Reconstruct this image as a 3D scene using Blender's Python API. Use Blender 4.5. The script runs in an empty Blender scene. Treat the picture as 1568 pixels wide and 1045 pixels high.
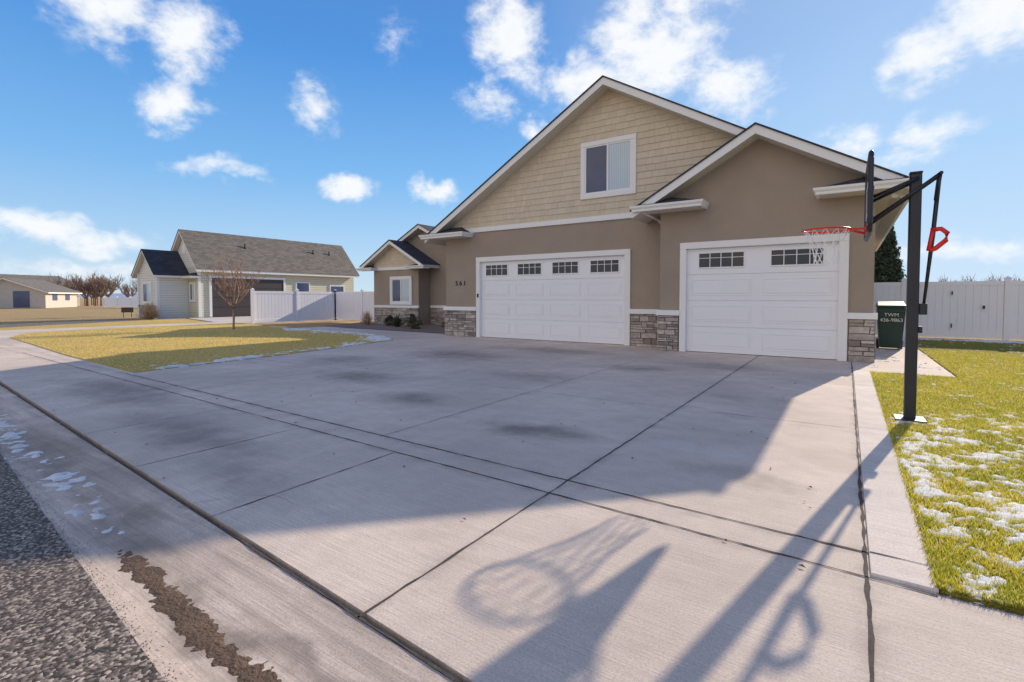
import bpy, bmesh, math, random
from mathutils import Vector, Matrix, noise
random.seed(7)
R=random.uniform
scene=bpy.context.scene
COL=scene.collection
# ------------------------------------------------------------------ node helpers
class NT:
    def __init__(s,nt): s.nt=nt
    def n(s,t,**k):
        nd=s.nt.nodes.new(t)
        for a,b in k.items(): setattr(nd,a,b)
        return nd
    def l(s,a,b): s.nt.links.new(a,b)
    def inp(s,nd,i,v):
        if v is None: return
        if hasattr(v,'is_linked') or hasattr(v,'links'): s.l(v,nd.inputs[i])
        else: nd.inputs[i].default_value=v
    def m(s,op,a,b=None,c=None,clamp=False):
        nd=s.n('ShaderNodeMath',operation=op,use_clamp=clamp)
        s.inp(nd,0,a);s.inp(nd,1,b);s.inp(nd,2,c);return nd.outputs[0]
    def v(s,op,a,b=None):
        nd=s.n('ShaderNodeVectorMath',operation=op)
        s.inp(nd,0,a)
        if b is not None:
            if op=='SCALE': s.inp(nd,3,b)
            else: s.inp(nd,1,b)
        return nd.outputs['Value'] if op in('DOT_PRODUCT','LENGTH','DISTANCE') else nd.outputs[0]
    def mr(s,v,a,b,c=0.,d=1.,smooth=False):
        nd=s.n('ShaderNodeMapRange',clamp=True)
        if smooth: nd.interpolation_type='SMOOTHSTEP'
        s.inp(nd,0,v);s.inp(nd,1,a);s.inp(nd,2,b);s.inp(nd,3,c);s.inp(nd,4,d);return nd.outputs[0]
    def noise(s,vec,scale,detail=4,rough=.55,dist=0.):
        nd=s.n('ShaderNodeTexNoise');s.inp(nd,'Vector',vec);nd.inputs['Scale'].default_value=scale
        nd.inputs['Detail'].default_value=detail;nd.inputs['Roughness'].default_value=rough
        nd.inputs['Distortion'].default_value=dist;return nd
    def mix(s,f,a,b,blend='MIX'):
        nd=s.n('ShaderNodeMix',data_type='RGBA',blend_type=blend)
        s.inp(nd,0,f)
        for i,x in((6,a),(7,b)):
            if isinstance(x,tuple) and len(x)==3: x=(*x,1)
            s.inp(nd,i,x)
        return nd.outputs[2]
    def scalev(s,vec,sc):
        nd=s.n('ShaderNodeVectorMath',operation='MULTIPLY');s.inp(nd,0,vec);nd.inputs[1].default_value=sc;return nd.outputs[0]
def newmat(name):
    m=bpy.data.materials.new(name);m.use_nodes=True;t=NT(m.node_tree)
    m.node_tree.nodes.clear()
    o=t.n('ShaderNodeOutputMaterial');b=t.n('ShaderNodeBsdfPrincipled');t.l(b.outputs[0],o.inputs[0])
    co=t.n('ShaderNodeTexCoord').outputs['Object']
    return m,t,b,co,o
def bump(t,b,h,dist,strength=1.):
    nd=t.n('ShaderNodeBump');nd.inputs['Distance'].default_value=dist;nd.inputs['Strength'].default_value=strength
    t.l(h,nd.inputs['Height']);t.l(nd.outputs[0],b.inputs['Normal']);return nd
def simple(name,c,rough=.6,var=.12,scale=3.,bscale=60.,bd=.002,metal=0.,coat=0.,island=0.,spec=.5):
    m,t,b,co,o=newmat(name)
    n1=t.noise(co,scale,3)
    f=n1.outputs[0]
    if bd:
        n2=t.noise(co,bscale,3)
        f=t.m('ADD',t.m('MULTIPLY',n1.outputs[0],.6),t.m('MULTIPLY',n2.outputs[0],.4))
        bump(t,b,n2.outputs[0],bd)
    f=t.mr(f,.3,.7)
    lo=tuple(x*(1-var) for x in c);hi=tuple(min(1,x*(1+var)) for x in c)
    colr=t.mix(f,lo,hi)
    if island:
        g=t.n('ShaderNodeNewGeometry').outputs['Random Per Island']
        colr=t.mix(1.,colr,t.mix(g,(1-island,)*3,(1+island*.6,)*3),'MULTIPLY')
    t.l(colr,b.inputs['Base Color']);b.inputs['Roughness'].default_value=rough
    b.inputs['Metallic'].default_value=metal;b.inputs['Coat Weight'].default_value=coat
    b.inputs['Specular IOR Level'].default_value=spec
    return m
# ------------------------------------------------------------------ mesh helpers
def link(o,parent=None):
    COL.objects.link(o)
    if parent: o.parent=parent
    return o
def root(name,loc=(0,0,0)):
    e=bpy.data.objects.new(name,None);e.empty_display_size=.2;COL.objects.link(e);return e
def mobj(name,vs,fs,mats,parent=None,mi=None,smooth=False,bevel=0):
    me=bpy.data.meshes.new(name);me.from_pydata([tuple(v) for v in vs],[],fs)
    if not isinstance(mats,(list,tuple)): mats=[mats]
    for m in mats: me.materials.append(m)
    if mi: me.polygons.foreach_set('material_index',mi)
    if smooth: me.polygons.foreach_set('use_smooth',[True]*len(me.polygons))
    me.update();o=bpy.data.objects.new(name,me);link(o,parent)
    if bevel:
        b=o.modifiers.new('b','BEVEL');b.width=bevel;b.segments=2;b.limit_method='ANGLE'
    return o
def boxvf(V,F,x0,x1,y0,y1,z0,z1):
    i=len(V)
    V+= [(x0,y0,z0),(x1,y0,z0),(x1,y1,z0),(x0,y1,z0),(x0,y0,z1),(x1,y0,z1),(x1,y1,z1),(x0,y1,z1)]
    F+= [(i,i+3,i+2,i+1),(i+4,i+5,i+6,i+7),(i,i+1,i+5,i+4),(i+1,i+2,i+6,i+5),(i+2,i+3,i+7,i+6),(i+3,i,i+4,i+7)]
def box(name,x0,x1,y0,y1,z0,z1,mat,parent=None,bevel=0):
    V=[];F=[];boxvf(V,F,x0,x1,y0,y1,z0,z1);return mobj(name,V,F,mat,parent,bevel=bevel)
def boxes(name,L,mat,parent=None,bevel=0):
    V=[];F=[]
    for b in L: boxvf(V,F,*b)
    return mobj(name,V,F,mat,parent,bevel=bevel)
def extrY(name,prof,y0,y1,mats,parent=None):
    n=len(prof);V=[(x,y0,z) for x,z in prof]+[(x,y1,z) for x,z in prof]
    F=[tuple(range(n)),tuple(range(2*n-1,n-1,-1))]+[(i,i+n,(i+1)%n+n,(i+1)%n) for i in range(n)]
    o=mobj(name,V,F,mats,parent)
    bm=bmesh.new();bm.from_mesh(o.data);bmesh.ops.triangulate(bm,faces=[f for f in bm.faces if len(f.verts)>4])
    bmesh.ops.recalc_face_normals(bm,faces=bm.faces);bm.to_mesh(o.data);bm.free();return o
def flat(name,pts,z,mat,parent=None,skirt=.0):
    n=len(pts);bm=bmesh.new();vs=[bm.verts.new((x,y,z)) for x,y in pts];f=bm.faces.new(vs)
    f.normal_update()
    if f.normal.z<0: f.normal_flip()
    if skirt:
        lo=[bm.verts.new((x,y,z-skirt)) for x,y in pts]
        for i in range(n): bm.faces.new((vs[i],vs[(i+1)%n],lo[(i+1)%n],lo[i]))
    bmesh.ops.triangulate(bm,faces=[f])
    me=bpy.data.meshes.new(name);bm.to_mesh(me);bm.free();me.materials.append(mat)
    o=bpy.data.objects.new(name,me);return link(o,parent)
def tube(V,F,pts,rads,k=8,closed=False):
    rings=[];n=len(pts)
    for i,p in enumerate(pts):
        p=Vector(p)
        a=Vector(pts[(i-1)%n] if (closed or i>0) else pts[i]);b=Vector(pts[(i+1)%n] if (closed or i<n-1) else pts[i])
        d=(b-a).normalized()
        u=d.cross(Vector((0,0,1)))
        if u.length<.05: u=d.cross(Vector((1,0,0)))
        u.normalize();w=d.cross(u)
        st=len(V);r=rads[i] if isinstance(rads,(list,tuple)) else rads
        for j in range(k):
            an=2*math.pi*j/k;V.append(tuple(p+u*math.cos(an)*r+w*math.sin(an)*r))
        rings.append(st)
    m=n if closed else n-1
    for i in range(m):
        a=rings[i];b=rings[(i+1)%n]
        for j in range(k): F.append((a+j,a+(j+1)%k,b+(j+1)%k,b+j))
    if not closed:
        F.append(tuple(rings[0]+j for j in range(k-1,-1,-1)));F.append(tuple(rings[-1]+j for j in range(k)))
def tubeobj(name,pts,rads,mat,parent=None,k=10,closed=False):
    V=[];F=[];tube(V,F,pts,rads,k,closed);return mobj(name,V,F,mat,parent,smooth=k>5)
def inside(x,y,P):
    c=False;j=len(P)-1
    for i in range(len(P)):
        xi,yi=P[i];xj,yj=P[j]
        if (yi>y)!=(yj>y) and x<(xj-xi)*(y-yi)/(yj-yi)+xi: c=not c
        j=i
    return c
def fbm(x,y,s,o=4): return noise.fractal(Vector((x*s,y*s,3.7)),1.,2.,o)
# ------------------------------------------------------------------ materials
def curbY(x): return 1.25-.062*(x+1.07)
def asphY(x): return .71-.078*(x+1.87)
def concrete(name,base=(.84,.675,.545),stains=(),lights=(),grime=(),streak=0.):
    m,t,b,co,o=newmat(name)
    big=t.noise(co,.45,4,.65).outputs[0];mid=t.noise(co,3.5,4,.7).outputs[0]
    fine=t.noise(co,95.,3,.8).outputs[0]
    broom=t.noise(t.scalev(co,(2.5,95.,1.)),1.,2,.7).outputs[0]
    c=t.mix(t.mr(big,.38,.62),tuple(x*.80 for x in base),tuple(min(1,x*1.06) for x in base))
    c=t.mix(t.mr(mid,.44,.72,0,.34),c,tuple(x*.55 for x in base))
    c=t.mix(t.mr(fine,.5,.68,0,.50),c,tuple(x*.42 for x in base))
    c=t.mix(t.mr(fine,.46,.32,0,.35),c,tuple(min(1,x*1.25) for x in base))
    c=t.mix(t.mr(broom,.38,.66,0,.34),c,tuple(x*.52 for x in base))
    if stains or lights: wb=t.v('ADD',co,t.v('SCALE',t.v('SUBTRACT',t.noise(co,1.6,4).outputs['Color'],(.5,.5,.5)),.75))
    acc=None
    for (x,y,rx,ry,s) in stains:
        d=t.v('LENGTH',t.scalev(t.v('SUBTRACT',wb,(x,y,0.)),(1/rx,1/ry,0)))
        k=t.mr(d,.15,1.25,s,0,True)
        acc=k if acc is None else t.m('MAXIMUM',acc,k)
    if acc is not None: c=t.mix(t.m('MULTIPLY',acc,t.mr(mid,.3,.6,.6,1.)),c,(.21,.165,.135))
    acc=None
    for (x,y,rx,ry,s) in lights:
        d=t.v('LENGTH',t.scalev(t.v('SUBTRACT',wb,(x,y,0.)),(1/rx,1/ry,0)))
        k=t.mr(d,.2,1.2,s,0,True)
        acc=k if acc is None else t.m('MAXIMUM',acc,k)
    if acc is not None: c=t.mix(t.m('MULTIPLY',acc,t.mr(mid,.42,.6)),c,(.85,.83,.8))
    acc=None
    for (nx,ny,off,w,s) in grime:
        d=t.m('ABSOLUTE',t.m('SUBTRACT',t.v('DOT_PRODUCT',co,(nx,ny,0.)),off))
        k=t.mr(d,0.,w,s,0.)
        acc=k if acc is None else t.m('MAXIMUM',acc,k)
    if acc is not None: c=t.mix(t.m('MULTIPLY',acc,t.mr(mid,.38,.62,.0,1.)),c,tuple(x*.34 for x in base))
    if streak:
        st=t.noise(t.scalev(co,(.9,16.,1.)),1.,4,.65).outputs[0]
        c=t.mix(t.mr(st,.46,.64,0,streak),c,tuple(x*.36 for x in base))
    t.l(c,b.inputs['Base Color']);b.inputs['Roughness'].default_value=.85;b.inputs['Specular IOR Level'].default_value=.25
    bump(t,b,t.m('ADD',t.m('MULTIPLY',broom,.6),t.m('MULTIPLY',fine,.7)),.0025,.9)
    return m
M_conc=concrete('driveway_concrete',
   stains=[(-2.5,4.1,.62,.36,.8),(-4.6,4.5,.7,.45,.7),(-6.6,5.3,.9,.5,.7),(-3.2,8.8,.7,.5,.5),(-7.2,8.6,1.4,.9,.65),(-6.0,10.6,1.8,.7,.6),(-1.2,7.,.3,.3,.25),(-5.2,2.2,1.6,.4,.6),(-8.4,2.6,2.2,.5,.6),(-2.,9.9,1.,.5,.45),(-.6,3.9,.5,.25,.35),(-4.3,6.9,.9,.6,.5),(-8.8,6.6,1.,.8,.5),(-3.6,1.9,.9,.3,.4)],
   lights=[(-1.05,4.35,.55,.18,.35),(-9.0,12.35,1.,.14,1.),(-6.9,12.35,.9,.14,.9)],
   grime=[(1,0,-1.61,.07,.42),(1,0,.1,.07,.4),(.0239,.9997,3.05,.09,.42),(.0239,.9997,2.78,.07,.35),(.0618,.998,1.18,.09,.35),(1,0,-3.59,.04,.25),(.029,1,5.77,.04,.2),(1,0,-7.65,.05,.25)])
M_curb=concrete('gutter_concrete',base=(.80,.63,.50),grime=[(.0618,.998,1.18,.07,.5),(.07,.998,.80,.16,.5)],stains=[(-5.5,1.25,2.,.3,.6),(-3.4,1.15,.8,.2,.6),(-1.8,.97,1.3,.09,.7)],streak=.42)
M_strip=concrete('edging_concrete',base=(.88,.74,.63))
M_nconc=concrete('neighbor_concrete',base=(.75,.66,.58))
def asphalt():
    m,t,b,co,o=newmat('asphalt')
    v=t.n('ShaderNodeTexVoronoi');t.l(co,v.inputs['Vector']);v.inputs['Scale'].default_value=80.
    n=t.noise(co,1.2,4).outputs[0];f=t.noise(co,160.,3).outputs[0]
    cr=t.n('ShaderNodeValToRGB');cr.color_ramp.elements[0].color=(.06,.045,.035,1);cr.color_ramp.elements[1].color=(.60,.48,.37,1)
    cr.color_ramp.elements[0].position=.25;cr.color_ramp.elements[1].position=1.
    e=cr.color_ramp.elements.new(.65);e.color=(.21,.16,.125,1)
    sc=t.n('ShaderNodeSeparateColor');t.l(v.outputs['Color'],sc.inputs[0]);t.l(sc.outputs[0],cr.inputs[0])
    c=t.mix(t.mr(n,.4,.7,0,.4),cr.outputs[0],(.10,.075,.06))
    t.l(c,b.inputs['Base Color']);b.inputs['Roughness'].default_value=.85
    bump(t,b,t.m('SUBTRACT',t.m('MULTIPLY',f,.6),v.outputs['Distance']),.0025,1.);return m
M_asph=asphalt()
def grassground(name,cols):
    m,t,b,co,o=newmat(name)
    n1=t.noise(co,.45,5,.65).outputs[0];n2=t.noise(co,6.,5,.75).outputs[0];n3=t.noise(co,70.,3,.8).outputs[0]
    c=t.mix(t.mr(n1,.38,.62),cols[0],cols[1]);c=t.mix(t.mr(n2,.42,.68),c,cols[2]);c=t.mix(t.mr(n3,.35,.7,0,.55),c,cols[3])
    t.l(c,b.inputs['Base Color']);b.inputs['Roughness'].default_value=.95;b.inputs['Specular IOR Level'].default_value=.1
    bump(t,b,t.m('ADD',n3,n2),.03,1.);return m
M_lawnL=grassground('dormant_lawn',[(.92,.65,.22),(.68,.53,.14),(.80,.53,.22),(.36,.26,.08)])
M_lawnR=grassground('green_lawn',[(.44,.38,.05),(.60,.46,.08),(.22,.23,.03),(.10,.09,.025)])
M_field=grassground('dry_field',[(.60,.40,.20),(.48,.34,.16),(.66,.49,.26),(.28,.19,.10)])
def blade(name,ca,cb,cc,tl=.5):
    m,t,b,co,o=newmat(name)
    g=t.n('ShaderNodeNewGeometry').outputs['Random Per Island']
    n=t.noise(co,1.3,3).outputs[0];n2=t.noise(co,7.,2).outputs[0]
    f=t.mr(t.m('ADD',t.m('MULTIPLY',g,.4),t.m('ADD',t.m('MULTIPLY',n,.6),t.m('MULTIPLY',n2,.5))),.5,1.)
    c=t.mix(f,ca,cb);c=t.mix(t.m('GREATER_THAN',g,.82),c,cc)
    t.l(c,b.inputs['Base Color']);b.inputs['Roughness'].default_value=.6
    tr=t.n('ShaderNodeBsdfTranslucent');t.l(c,tr.inputs[0]);mx=t.n('ShaderNodeMixShader');mx.inputs[0].default_value=tl
    t.l(b.outputs[0],mx.inputs[1]);t.l(tr.outputs[0],mx.inputs[2]);t.l(mx.outputs[0],o.inputs[0]);return m
M_bladeR=blade('grass_blades_green',(.30,.36,.02),(.88,.70,.09),(.90,.72,.34))
M_bladeL=blade('grass_blades_dormant',(.80,.62,.15),(.97,.72,.28),(.95,.82,.5))
def snowmat():
    m,t,b,co,o=newmat('snow');n=t.noise(co,45.,4,.7).outputs[0];n2=t.noise(co,7.,4).outputs[0]
    t.l(t.mix(t.mr(n2,.4,.65),(.95,.91,.88),(.76,.72,.67)),b.inputs['Base Color']);b.inputs['Roughness'].default_value=.8
    b.inputs['Specular IOR Level'].default_value=.2
    bump(t,b,n,.015,1.);return m
M_snow=snowmat()
M_dirt=simple('gutter_dirt',(.14,.085,.05),.9,.45,8,60,.012)
M_joint=simple('joint_filler',(.085,.065,.055),.95,.5,14,80,.002)
M_stucco=simple('taupe_stucco',(.38,.305,.24),.92,.09,1.2,70,.005,spec=.2)
M_white=simple('white_trim_paint',(.88,.86,.83),.5,.02,2,30,.0004)
M_door=simple('white_garage_door',(.90,.89,.90),.45,.02,1,200,.0004)
def soffit():
    m,t,b,co,o=newmat('vinyl_soffit');w=t.n('ShaderNodeTexWave',wave_type='BANDS',bands_direction='Y');t.l(co,w.inputs[0]);w.inputs['Scale'].default_value=3.2
    t.l(t.mix(t.mr(w.outputs[1],.0,.25),(.42,.37,.30),(.74,.67,.56)),b.inputs['Base Color']);b.inputs['Roughness'].default_value=.5
    bump(t,b,w.outputs[1],.01);return m
M_soff=soffit()
M_shake=simple('cedar_shake_siding',(.68,.575,.43),.8,.05,2,50,.001,island=.06)
M_stone=simple('ledge_stone',(.48,.41,.36),.9,.35,9,45,.012,island=.5)
M_mortar=simple('stone_mortar',(.14,.125,.11),.95,.2)
def shingles(name,c,sx=1.):
    m,t,b,co,o=newmat(name);br=t.n('ShaderNodeTexBrick');s=t.n('ShaderNodeSeparateXYZ');t.l(co,s.inputs[0])
    cb=t.n('ShaderNodeCombineXYZ');t.l(s.outputs[1],cb.inputs[0]);t.l(t.m('MULTIPLY',s.outputs[0],sx),cb.inputs[1]);t.l(cb.outputs[0],br.inputs['Vector'])
    br.inputs['Scale'].default_value=1.;br.inputs['Brick Width'].default_value=.32;br.inputs['Row Height'].default_value=.14;br.inputs['Mortar Size'].default_value=.008
    br.inputs['Color1'].default_value=(*[x*.7 for x in c],1);br.inputs['Color2'].default_value=(*[x*1.35 for x in c],1);br.inputs['Mortar'].default_value=(*[x*.35 for x in c],1)
    n=t.noise(co,60.,4).outputs[0]
    t.l(t.mix(t.mr(n,.3,.7,0,.4),br.outputs[0],tuple(x*1.5 for x in c)),b.inputs['Base Color']);b.inputs['Roughness'].default_value=.9
    bump(t,b,n,.006);return m
M_roof=shingles('charcoal_shingles',(.045,.045,.055),1.16)
M_roofN=shingles('grey_brown_shingles',(.17,.145,.12),1.3)
def glassy(name,c,r=.05):
    m,t,b,co,o=newmat(name);n=t.noise(co,1.5,2).outputs[0]
    t.l(t.mix(n,tuple(x*.8 for x in c),tuple(x*1.2 for x in c)),b.inputs['Base Color']);b.inputs['Roughness'].default_value=r
    b.inputs['Specular IOR Level'].default_value=.5;bump(t,b,n,.004,.4);return m
M_glass=glassy('window_glass_dark',(.08,.10,.18))
M_glassg=glassy('garage_glass',(.02,.025,.035),.08)
def curtain():
    m,t,b,co,o=newmat('curtain_behind_glass');w=t.n('ShaderNodeTexWave',wave_type='BANDS',bands_direction='X');t.l(co,w.inputs[0]);w.inputs['Scale'].default_value=6.;w.inputs['Distortion'].default_value=1.5
    t.l(t.mix(w.outputs[1],(.42,.52,.58),(.62,.72,.76)),b.inputs['Base Color']);b.inputs['Roughness'].default_value=.7
    b.inputs['Coat Weight'].default_value=1.;b.inputs['Coat Roughness'].default_value=.03;return m
M_curt=curtain()
M_black=simple('black_powder_coat',(.022,.022,.03),.4,.2,5,80,.0005)
M_red=simple('red_paint',(.88,.03,.02),.4,.1)
M_net=simple('white_nylon',(.9,.9,.9),.8,.05)
M_dark=simple('dark_paint',(.03,.03,.03),.6,.1)
M_ngar=simple('brown_garage_door',(.06,.045,.045),.5,.1)
M_bin=simple('dark_green_plastic',(.016,.05,.04),.45,.15,3,50,.001)
M_vinyl=simple('white_vinyl',(.93,.90,.93),.4,.03,1,30,.0005)
M_twig=simple('red_brown_twigs',(.38,.24,.17),.9,.3,10,60,0)
M_twigt=simple('tan_twigs',(.66,.46,.28),.9,.25,5,60,0,island=.3)
M_twigg=simple('grey_twigs',(.26,.18,.14),.9,.3,5,60,0)
M_leaf=simple('evergreen_needles',(.045,.075,.04),.8,.4,3,30,0,island=.5)
M_leaf2=simple('shrub_leaves',(.08,.10,.04),.8,.4,3,30,0,island=.5)
M_mulch=simple('mulch_bed',(.26,.18,.145),.95,.4,12,50,.02)
def lapsiding(name,c):
    m,t,b,co,o=newmat(name);s=t.n('ShaderNodeSeparateXYZ');t.l(co,s.inputs[0]);fr=t.m('FRACT',t.m('DIVIDE',s.outputs[2],.16))
    t.l(t.mix(t.mr(fr,.84,1.,0,1),c,tuple(x*.45 for x in c)),b.inputs['Base Color']);b.inputs['Roughness'].default_value=.7
    bump(t,b,fr,-.012);return m
M_lap=lapsiding('sage_lap_siding',(.70,.64,.48));M_lapw=lapsiding('pale_lap_siding',(.80,.77,.70))
M_tan=simple('beige_stucco',(.60,.52,.45),.9,.1)
# ------------------------------------------------------------------ ground
terr=flat('terrain',[(-2500,-1500),(2500,-1500),(2500,3000),(-2500,3000)],-.13,M_field)
lawnP=[(-10.17,3.42),(-14.4,3.6),(-22.4,4.2),(-24.6,5.),(-25.4,6.6),(-25.45,13.1),(-19.4,12.0),(-14.2,11.75),(-12.6,11.2),(-11.45,10.5),(-10.9,8.3),(-10.5,6.2)]
drive=[(14,curbY(14)),(14,2.9),(.35,2.81),(.352,10.7),(1.5,10.72),(1.5,17.5),(.3,17.5),(.3,13.3),(-11.5,13.3),(-19.2,13.6),(-19.4,12.0),(-14.2,11.75),(-12.6,11.2),(-11.45,10.5),(-10.9,8.3),(-10.5,6.2),(-10.17,3.42),(-14.4,3.6),(-22.4,4.2),(-24.6,5.),(-25.4,6.6),(-25.45,13.1),(-25.5,26),(-27.6,26),(-27.6,6),(-27.9,curbY(-28)+.1)]
flat('driveway',drive,0.,M_conc,skirt=.12)
J=[(-3.59,3.1,-3.59,12.8,.0025),(-1.62,curbY(-1.6),-1.60,12.1,.0055),(.10,.9,.10,12.1,.007),
   (-5.6,3.15,-5.6,12.8,.002),(-7.65,3.2,-7.65,12.8,.0035),(-9.6,3.2,-9.9,12.8,.002),
   (-10.5,5.63,.10,5.94,.0028),(-11.,8.6,.10,8.85,.0025),
   (-10.2,3.31,.35,3.06,.006),(-16,3.2,.35,2.79,.0055),
   (-3.1,1.4,-3.12,2.85,.0035),(-4.5,1.5,-4.5,2.9,.003),(-6.,1.6,-6.,2.95,.003),(-7.5,1.6,-7.5,2.95,.003),(-9.,1.7,-9.,3.,.003),(.36,2.806,14.,2.895,.005)]
for k in range(9): J.append((-11.2-1.5*k,2.0,-11.2-1.5*k,3.5+.03*k,.003))
for k in range(8): J.append((1.6+1.5*k,1.1-.08*k,1.6+1.5*k,2.8,.004))
V=[];F=[]
def jstrip(P,w,z=.0035):
    for i in range(len(P)-1):
        a=Vector(P[i]);b=Vector(P[i+1]);d=b-a;n=max(2,int(d.length/.045));u=d.normalized();nn=Vector((-u.y,u.x))
        s=len(V)
        for k in range(n+1):
            p=a+d*k/n;w1=w*(1+1.3*noise.noise(Vector((p.x*7,p.y*7,1)))+R(-.25,.3));w2=w*(1+1.3*noise.noise(Vector((p.x*7,p.y*7,5)))+R(-.25,.3))
            V.append((p.x+nn.x*w1,p.y+nn.y*w1,z));V.append((p.x-nn.x*w2,p.y-nn.y*w2,z))
        for k in range(n): F.append((s+2*k,s+2*k+1,s+2*k+3,s+2*k+2))
for (xa,ya,xb,yb,w) in J: jstrip([(xa,ya),(xb,yb)],w)
jstrip([(x*1.,curbY(x)+.004) for x in range(-26,14,2)],.0055)
mobj('expansion_joints',V,F,M_joint)
V=[];F=[]
for (x,y,a,n) in((-5.9,2.9,-2.,26),(-.9,6.8,.4,18),(-3.4,1.35,1.2,16),(-6.5,7.2,.2,22)):
    P=[(x,y)]
    for k in range(n): a+=R(-.45,.45);x+=math.cos(a)*.05;y+=math.sin(a)*.05;P.append((x,y))
    jstrip(P,.0011)
mobj('concrete_cracks',V,F,M_joint)
box('driveway_edging',.116,.36,2.83,10.69,-.02,.012,M_strip,bevel=.004)
V=[];F=[];jstrip([(.12,5.99),(.36,5.99)],.003,.0145);jstrip([(.12,3.06),(.36,3.06)],.004,.0145);jstrip([(.12,8.9),(.36,8.9)],.003,.0145);mobj('edging_joints',V,F,M_joint)
# gutter
V=[];F=[];N=60
for i in range(N+1):
    x=-60+76*i/N;c=curbY(x);a=asphY(x)
    for (y,z) in((c-.003,0),(c-.05,-.003),(c-.14,-.012),(c-.26,-.024),((a+c-.2)/2-.03,-.032),(a+.04,-.026),(a,-.022)): V.append((x,y,z))
for i in range(N):
    for j in range(6): k=i*7+j;F.append((k,k+1,k+8,k+7))
mobj('rolled_curb_gutter',V,F,M_curb,smooth=True)
V=[];F=[]
for i in range(N+1):
    x=-60+76*i/N;a=asphY(x)
    for (y,z) in((a-.002,-.016),(a-.4,-.012),(-3,0.03),(-7,-.03),(-14,-.05)): V.append((x,y,z))
for i in range(N):
    for j in range(4): k=i*5+j;F.append((k,k+1,k+6,k+5))
mobj('street',V,F,M_asph,smooth=True)
flat('street',[(-29.5,2.9),(-34.,3.),(-37.6,12.6),(-34.8,12.6)],-.06,M_asph)
flat('neighbor_driveway',[(-34.8,14.6),(-34.8,22),(-27.65,22),(-27.65,13)],-.02,M_nconc)
flat('planting_bed',[(-19.6,13.65),(-11.6,13.35),(-11.6,17.3),(-21,17.3)],.01,M_mulch)
flat('lawn',lawnP,.012,M_lawnL,skirt=.1)
flat('lawn',[(.365,2.84),(14,2.93),(14,20.6),(1.52,20.6),(1.52,10.68),(.365,10.66)],.006,M_lawnR,skirt=.1)
flat('lawn',[(-60,-14.2),(16,-14.2),(16,-30),(-60,-30)],-.02,M_lawnL,skirt=.1)
flat('lawn',[(-28,4.5),(-30.5,5),(-34.4,12.7),(-34.7,14.4),(-27.7,12.9)],-.03,M_lawnL,skirt=.05)
V=[];F=[]
for _ in range(1800):
    x=R(-7,-1.2);y=asphY(x)+random.gauss(-.01,.035);s=R(.0015,.005);i=len(V);z=-.02+s*.3
    for q in((s,0,0),(0,s,0),(-s,0,0),(0,-s,0),(0,0,s)): V.append((x+q[0]+R(-s,s)*.3,y+q[1],z+q[2]))
    F+=[(i,i+1,i+4),(i+1,i+2,i+4),(i+2,i+3,i+4),(i+3,i,i+4)]
mobj('loose_gravel',V,F,simple('gravel_grit',(.30,.23,.18),.9,.3,20,60,0,island=.5))
V=[];F=[]
for _ in range(110):
    x=R(-9,.1);y=R(1.4,11.5);s=R(.008,.02);a=R(0,6.28);i=len(V)
    ca,sa=math.cos(a)*s,math.sin(a)*s
    V+=[(x-ca,y-sa,.006),(x+sa*.5,y-ca*.5,.006+s*.5),(x+ca,y+sa,.007),(x-sa*.5,y+ca*.5,.006+s*.3)];F.append((i,i+1,i+2,i+3))
mobj('leaf_litter',V,F,simple('dead_leaf',(.30,.17,.08),.9,.3,20,60,0,island=.5))
# ---- snow / dirt relief sheets
def relief(name,x0,x1,y0,y1,res,hf,mat,lim=-.02):
    nx=int((x1-x0)/res)+1;ny=int((y1-y0)/res)+1;V=[];idx={};F=[];H=[[hf(x0+i*res,y0+j*res) for j in range(ny)] for i in range(nx)]
    def vid(i,j):
        if (i,j) not in idx: idx[(i,j)]=len(V);V.append((x0+i*res,y0+j*res,H[i][j]))
        return idx[(i,j)]
    for i in range(nx-1):
        for j in range(ny-1):
            if max(H[i][j],H[i+1][j],H[i][j+1],H[i+1][j+1])>lim: F.append((vid(i,j),vid(i+1,j),vid(i+1,j+1),vid(i,j+1)))
    return mobj(name,V,F,mat,smooth=True)
def snowR(x,y):
    d=math.exp(-((y-4.9)/2.1)**2)*.29+math.exp(-((y-2.95)/.22)**2)*.2
    d+=math.exp(-((x-.5)/.14)**2)*math.exp(-((y-5)/1.9)**2)*.17+ math.exp(-((y-20)/.5)**2)*.5+math.exp(-((y-6.9)/.3)**2)*.2
    if x<.40: d-= (.40-x)*8
    if y<2.87: d-=(2.87-y)*8
    n=fbm(x,y,2.2,2)*.18+fbm(x+9,y*1.0,6.5,3)*.44+fbm(x,y,22,2)*.32
    k=n+d-.375
    return max(-.05,min(.018,.007+k*.08))
relief('snow_patches',.3,4.6,2.75,20.4,.020,snowR,M_snow)
def segd(x,y,a,b):
    dx,dy=b[0]-a[0],b[1]-a[1];t=max(0,min(1,((x-a[0])*dx+(y-a[1])*dy)/(dx*dx+dy*dy)));return math.hypot(x-a[0]-dx*t,y-a[1]-dy*t)
edge=[(-10.2,3.5),(-10.6,6.2),(-11.0,8.3),(-11.55,10.4),(-12.8,11.1),(-14.4,11.6),(-19.4,11.8)]
def snowL(x,y):
    if not inside(x,y,lawnP): return -.05
    d=min(segd(x,y,edge[i],edge[i+1]) for i in range(len(edge)-1))
    w=.24+.04*(y>9)
    k=fbm(x,y,1.1,3)*.5+fbm(x,y,6,3)*.6+ (w-d)*.95
    return max(-.05,min(.045,.006+k*.08))
relief('snow_patches',-19.5,-10.1,3.4,12,.045,snowL,M_snow)
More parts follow.
